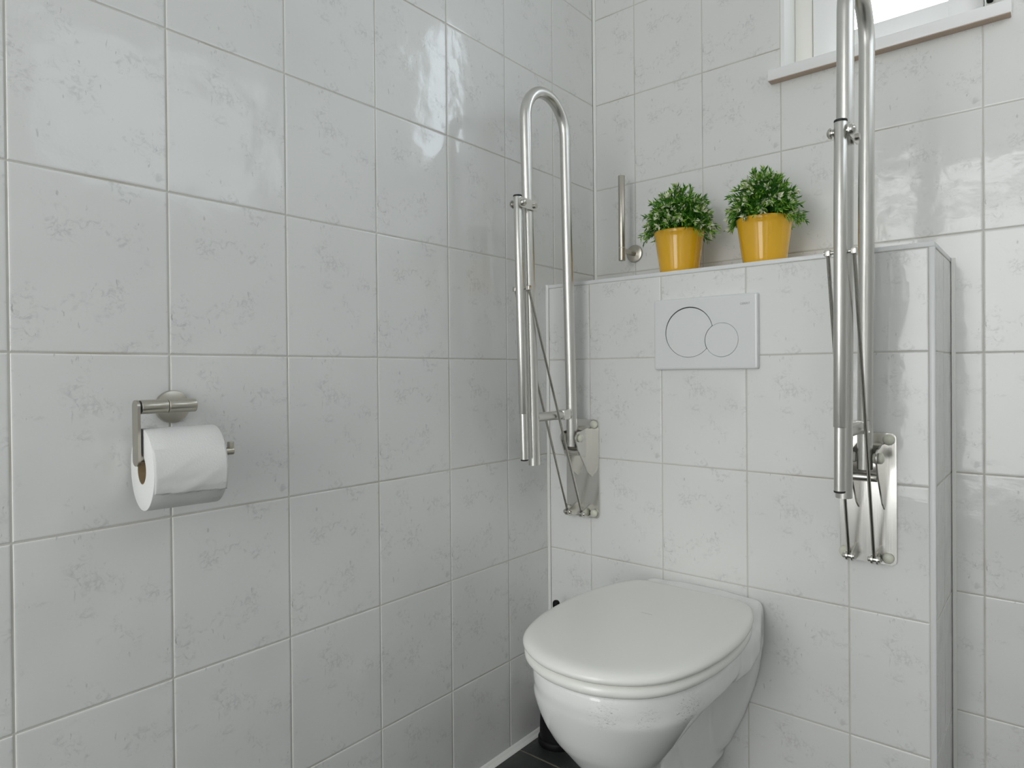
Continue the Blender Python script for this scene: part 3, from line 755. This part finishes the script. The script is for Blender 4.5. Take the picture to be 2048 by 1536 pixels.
# ------------------------------------------------------------------ potted artificial plants
def plant(x, y, label, seed, hgt, wid, dx):
    g = thing('potted_plant', (x, y, BT+.0008), label, 'potted plant', 'plants in yellow pots on the boxing')
    z0 = BT+.0012; H = .1105; rnd = random.Random(seed)
    bm = bmesh.new()
    rb, rt = .0455, .0605
    def rad(h): return rb + (rt-rb)*h/H
    pr = [(0, 0), (rb-.003, 0), (rb-.0008, .0008), (rb, .003)] + [(rad(h), h) for h in (.03, .06, .088)] + [(rad(.100)+.0001, .1005), (rad(.101)+.0005, .1012), (rad(H)+.0006, H-.0012), (rad(H)+.0002, H-.0002), (rad(H)-.0012, H), (rad(H)-.0026, H-.001), (rad(.06)-.003, .06), (0, .06)]
    add_lathe(bm, (x, y, z0), pr, 72)
    obj('pot', bm, M['yellow'], g, True, .7)
    bm = bmesh.new(); add_lathe(bm, (x, y, z0), [(0, .0625), (rad(.06)-.006, .0625), (rad(.09)-.006, .094), (.02, .102), (0, .104)], 40)
    obj('moss', bm, M['soil'], g, True)
    # foliage : stems fan out of the pot, each carrying small pointed leaves
    fb = bmesh.new(); wb = bmesh.new()
    base = Vector((x, y, z0+.092))
    def leaf(b, p, dirv, L, W, mi, cup=.25):
        dirv = dirv.normalized(); side = dirv.cross(Vector((rnd.uniform(-1, 1), rnd.uniform(-1, 1), rnd.uniform(-1, 1))))
        if side.length < 1e-4: return
        side.normalize(); up = side.cross(dirv)
        a = b.verts.new(p); m = p + dirv*L*.5 + up*L*.06
        l = b.verts.new(m + side*W + up*W*cup); r = b.verts.new(m - side*W + up*W*cup); q = b.verts.new(m)
        t = b.verts.new(p + dirv*L)
        face(b, [a, q, l], mi); face(b, [a, r, q], mi); face(b, [l, q, t], mi); face(b, [q, r, t], mi)
    NST = 150
    for i in range(NST):
        # spread over a dome
        u = (i+.5)/NST; th = i*2.399963
        pol = math.acos(1 - (1.02 if math.sin(th) > -.55 else .93)*u)            # 0 = straight up .. a bit below horizontal
        rr = rnd.uniform(.80, 1.03)
        tip = base + Vector((math.sin(pol)*math.cos(th)*wid*rr + dx*max(0, math.cos(pol)), math.sin(pol)*math.sin(th)*min(wid, .098)*rr, math.cos(pol)*hgt*rr + .002))
        st = base + Vector((math.cos(th)*.030*math.sin(pol), math.sin(th)*.030*math.sin(pol), 0))
        ctrl = st + Vector((0, 0, .045 + .03*math.cos(pol))) + (tip-st)*.25
        P = []
        for k in range(9):
            t = k/8; P.append(st*(1-t)**2 + ctrl*2*t*(1-t) + tip*t*t)
        add_tube(fb, P, .0007, 5, 0, False)
        for k in range(2, 9):
            tang = (P[k]-P[k-1]).normalized()
            nl = 6 if k < 8 else 9
            for q in range(nl):
                o = Vector((rnd.gauss(0, 1), rnd.gauss(0, 1), rnd.gauss(0, 1))); o = (o - tang*o.dot(tang)).normalized()
                pp = P[k-1].lerp(P[k], rnd.random())
                L = rnd.uniform(.010, .0185); 
                leaf(fb, pp, tang*rnd.uniform(.6, 1.3) + o*.75, L, L*.105, 1 if rnd.random() < (.10 + .38*(k > 6)) else 0)
        if rnd.random() < .55 and u < .95:
            # flower head : a bunch of narrow pale petals near the tip
            back = rnd.uniform(0., .016); tang = (P[8]-P[6]).normalized(); fp_ = P[8] - tang*back + Vector((rnd.gauss(0, .003), rnd.gauss(0, .003), 0))
            big = rnd.random() < .3
            for q in range(9 if not big else 6):
                o = Vector((rnd.gauss(0, 1), rnd.gauss(0, 1), rnd.gauss(0, 1))); o = (o - tang*o.dot(tang)).normalized()
                L = rnd.uniform(.0105, .0155)
                leaf(wb, fp_ + o*.0008, tang*.7 + o*rnd.uniform(.35, .9), L, L*(.21 if not big else .32), 0, .5)
    def link(name, b, mats):
        me = bpy.data.meshes.new(name); bmesh.ops.translate(b, verts=b.verts, vec=-root_loc(g)); b.to_mesh(me); b.free()
        for m in mats: me.materials.append(m)
        o = bpy.data.objects.new(name, me); C.objects.link(o); o.parent = g; return o
    link('foliage', fb, [M['leaf'], M['leaf2']]); link('blossom', wb, [M['petal']])['label'] = 'small pale cream flowers'
plant(.3290, -.132, 'potted green plant with pale flowers in yellow pot, nearer the corner and the roll pin', 11, .129, .092, -.003)
plant(.5370, -.132, 'fuller potted green plant in yellow pot, nearer the right grab rail', 23, .126, .086, -.004)

# ------------------------------------------------------------------ toilet brush set behind the toilet
BXc, BYc = .0640, -.2972
hb = thing('toilet_brush_holder', (BXc, BYc, 0), 'black plastic toilet brush holder on the floor in the corner behind the toilet', 'toilet brush holder')
bm = bmesh.new(); add_lathe(bm, (BXc, BYc, .0006), [(0, 0), (.048, 0), (.049, .002), (.049, .013), (.0475, .016), (.0450, .0175), (.0432, .07), (.0415, .098), (.040, .104), (.0365, .108), (.033, .1085), (.032, .105), (.033, .02), (0, .018)], 56)
obj('cup', bm, M['black'], hb, True, .7)
tb = thing('toilet_brush', (BXc, BYc, .03), 'black toilet brush standing in its holder, round handle tip above the seat line', 'toilet brush')
bm = bmesh.new(); add_lathe(bm, (BXc, BYc, 0), [(0, .112), (.024, .1125), (.026, .115), (.022, .119), (.010, .123), (.0062, .130), (.0058, .22), (.0066, .31), (.0088, .343), (.0094, .351), (.0086, .357), (.0055, .3605), (0, .3615)], 32); obj('handle', bm, M['black'], tb, True, .9)
bm = bmesh.new(); add_lathe(bm, (BXc, BYc, 0), [(0, .0205), (.022, .023), (.029, .04), (.029, .075), (.022, .09), (.006, .096), (.006, .1115), (0, .1118)], 24); obj('bristles', bm, M['black'], tb, True, .9)

# ------------------------------------------------------------------ light : overcast sky through window, window and glazed door
SKY, SKY_DOOR, SKY_SIDE = 5.6, 4.25, 2.0
wd = bpy.data.worlds.new('overcast_sky'); SC.world = wd; wd.use_nodes = True
bg = wd.node_tree.nodes['Background']; bg.inputs['Color'].default_value = (.87, .945, 1., 1); bg.inputs['Strength'].default_value = 3.0
nt = wd.node_tree; tcw = nt.nodes.new('ShaderNodeTexCoord'); sx_ = nt.nodes.new('ShaderNodeSeparateXYZ'); nt.links.new(tcw.outputs['Generated'], sx_.inputs[0])
def wmath(op, a, b, c=None, clamp=False):
    x = nt.nodes.new('ShaderNodeMath'); x.operation = op; x.use_clamp = clamp
    for i, v in enumerate((a, b, c)):
        if v is None: continue
        if isinstance(v, (int, float)): x.inputs[i].default_value = v
        else: nt.links.new(v, x.inputs[i])
    return x.outputs[0]
# brighter, warmer outdoors on the door side, blue sky on the window sides
kd = wmath('MULTIPLY', sx_.outputs['Y'], -1.6, None, True); kx = wmath('MULTIPLY', wmath('SUBTRACT', sx_.outputs['X'], wmath('ABSOLUTE', sx_.outputs['Y'], None)), 3., None, True)
kz = wmath('MULTIPLY_ADD', wmath('MAXIMUM', wmath('MINIMUM', wmath('MULTIPLY', sx_.outputs['Z'], 2.6), .8), -.8), .38, 1.0)
st = wmath('ADD', wmath('MULTIPLY_ADD', kd, SKY_DOOR-SKY, SKY), wmath('MULTIPLY', kx, SKY_SIDE-SKY)); nt.links.new(wmath('MULTIPLY', st, wmath('ADD', wmath('MULTIPLY', wmath('SUBTRACT', kz, 1.), kd), 1.)), bg.inputs['Strength'])
mxw = nt.nodes.new('ShaderNodeMix'); mxw.data_type = 'RGBA'; nt.links.new(kd, mxw.inputs[0]); mxw.inputs[6].default_value = (.82, .92, 1., 1); mxw.inputs[7].default_value = (.97, .985, .985, 1)
nt.links.new(mxw.outputs[2], bg.inputs['Color'])
def portal(name, loc, rot, sx, sy):
    l = bpy.data.lights.new(name, 'AREA'); l.shape = 'RECTANGLE'; l.size = sx; l.size_y = sy; l.cycles.is_portal = True
    o = bpy.data.objects.new(name, l); C.objects.link(o); o.location = loc; o.rotation_euler = rot
portal('daylight_window_portal', ((WX0+WX1)/2, WD+.02, (WZ0+WZ1)/2), (-PI/2, 0, 0), WX1-WX0, WZ1-WZ0)
portal('daylight_side_window_portal', (RX+.22, (VY0+VY1)/2, (VZ0+VZ1)/2), (0, PI/2, 0), VZ1-VZ0, VY1-VY0)
portal('daylight_door_portal', ((DX0+DX1)/2, RY-.17, DZ1/2), (PI/2, 0, 0), DX1-DX0, DZ1)

# ------------------------------------------------------------------ camera
cd = bpy.data.cameras.new('camera'); cam = bpy.data.objects.new('camera', cd); C.objects.link(cam)
cam.location = (1.04991, -1.64269, .94195); cam.rotation_euler = (1.56385, .00894, .69161)
cd.sensor_fit = 'HORIZONTAL'; cd.sensor_width = 36.; cd.lens = 1310.507/2048*36
cd.shift_x = (1024-1030.722)/2048; cd.shift_y = (754.42-768)/2048
cd.clip_start = .01
SC.camera = cam
vs = SC.view_settings
SC.display_settings.display_device = 'sRGB'
vs.view_transform = 'Standard'; vs.look = 'None'; vs.gamma = 1.; vs.exposure = .28; vs.use_curve_mapping = False
SC.cycles.max_bounces = 14; SC.cycles.diffuse_bounces = 8; SC.cycles.glossy_bounces = 6; SC.cycles.transparent_max_bounces = 12
SC.cycles.caustics_reflective = False; SC.cycles.caustics_refractive = False
SC.cycles.sample_clamp_indirect = 6.
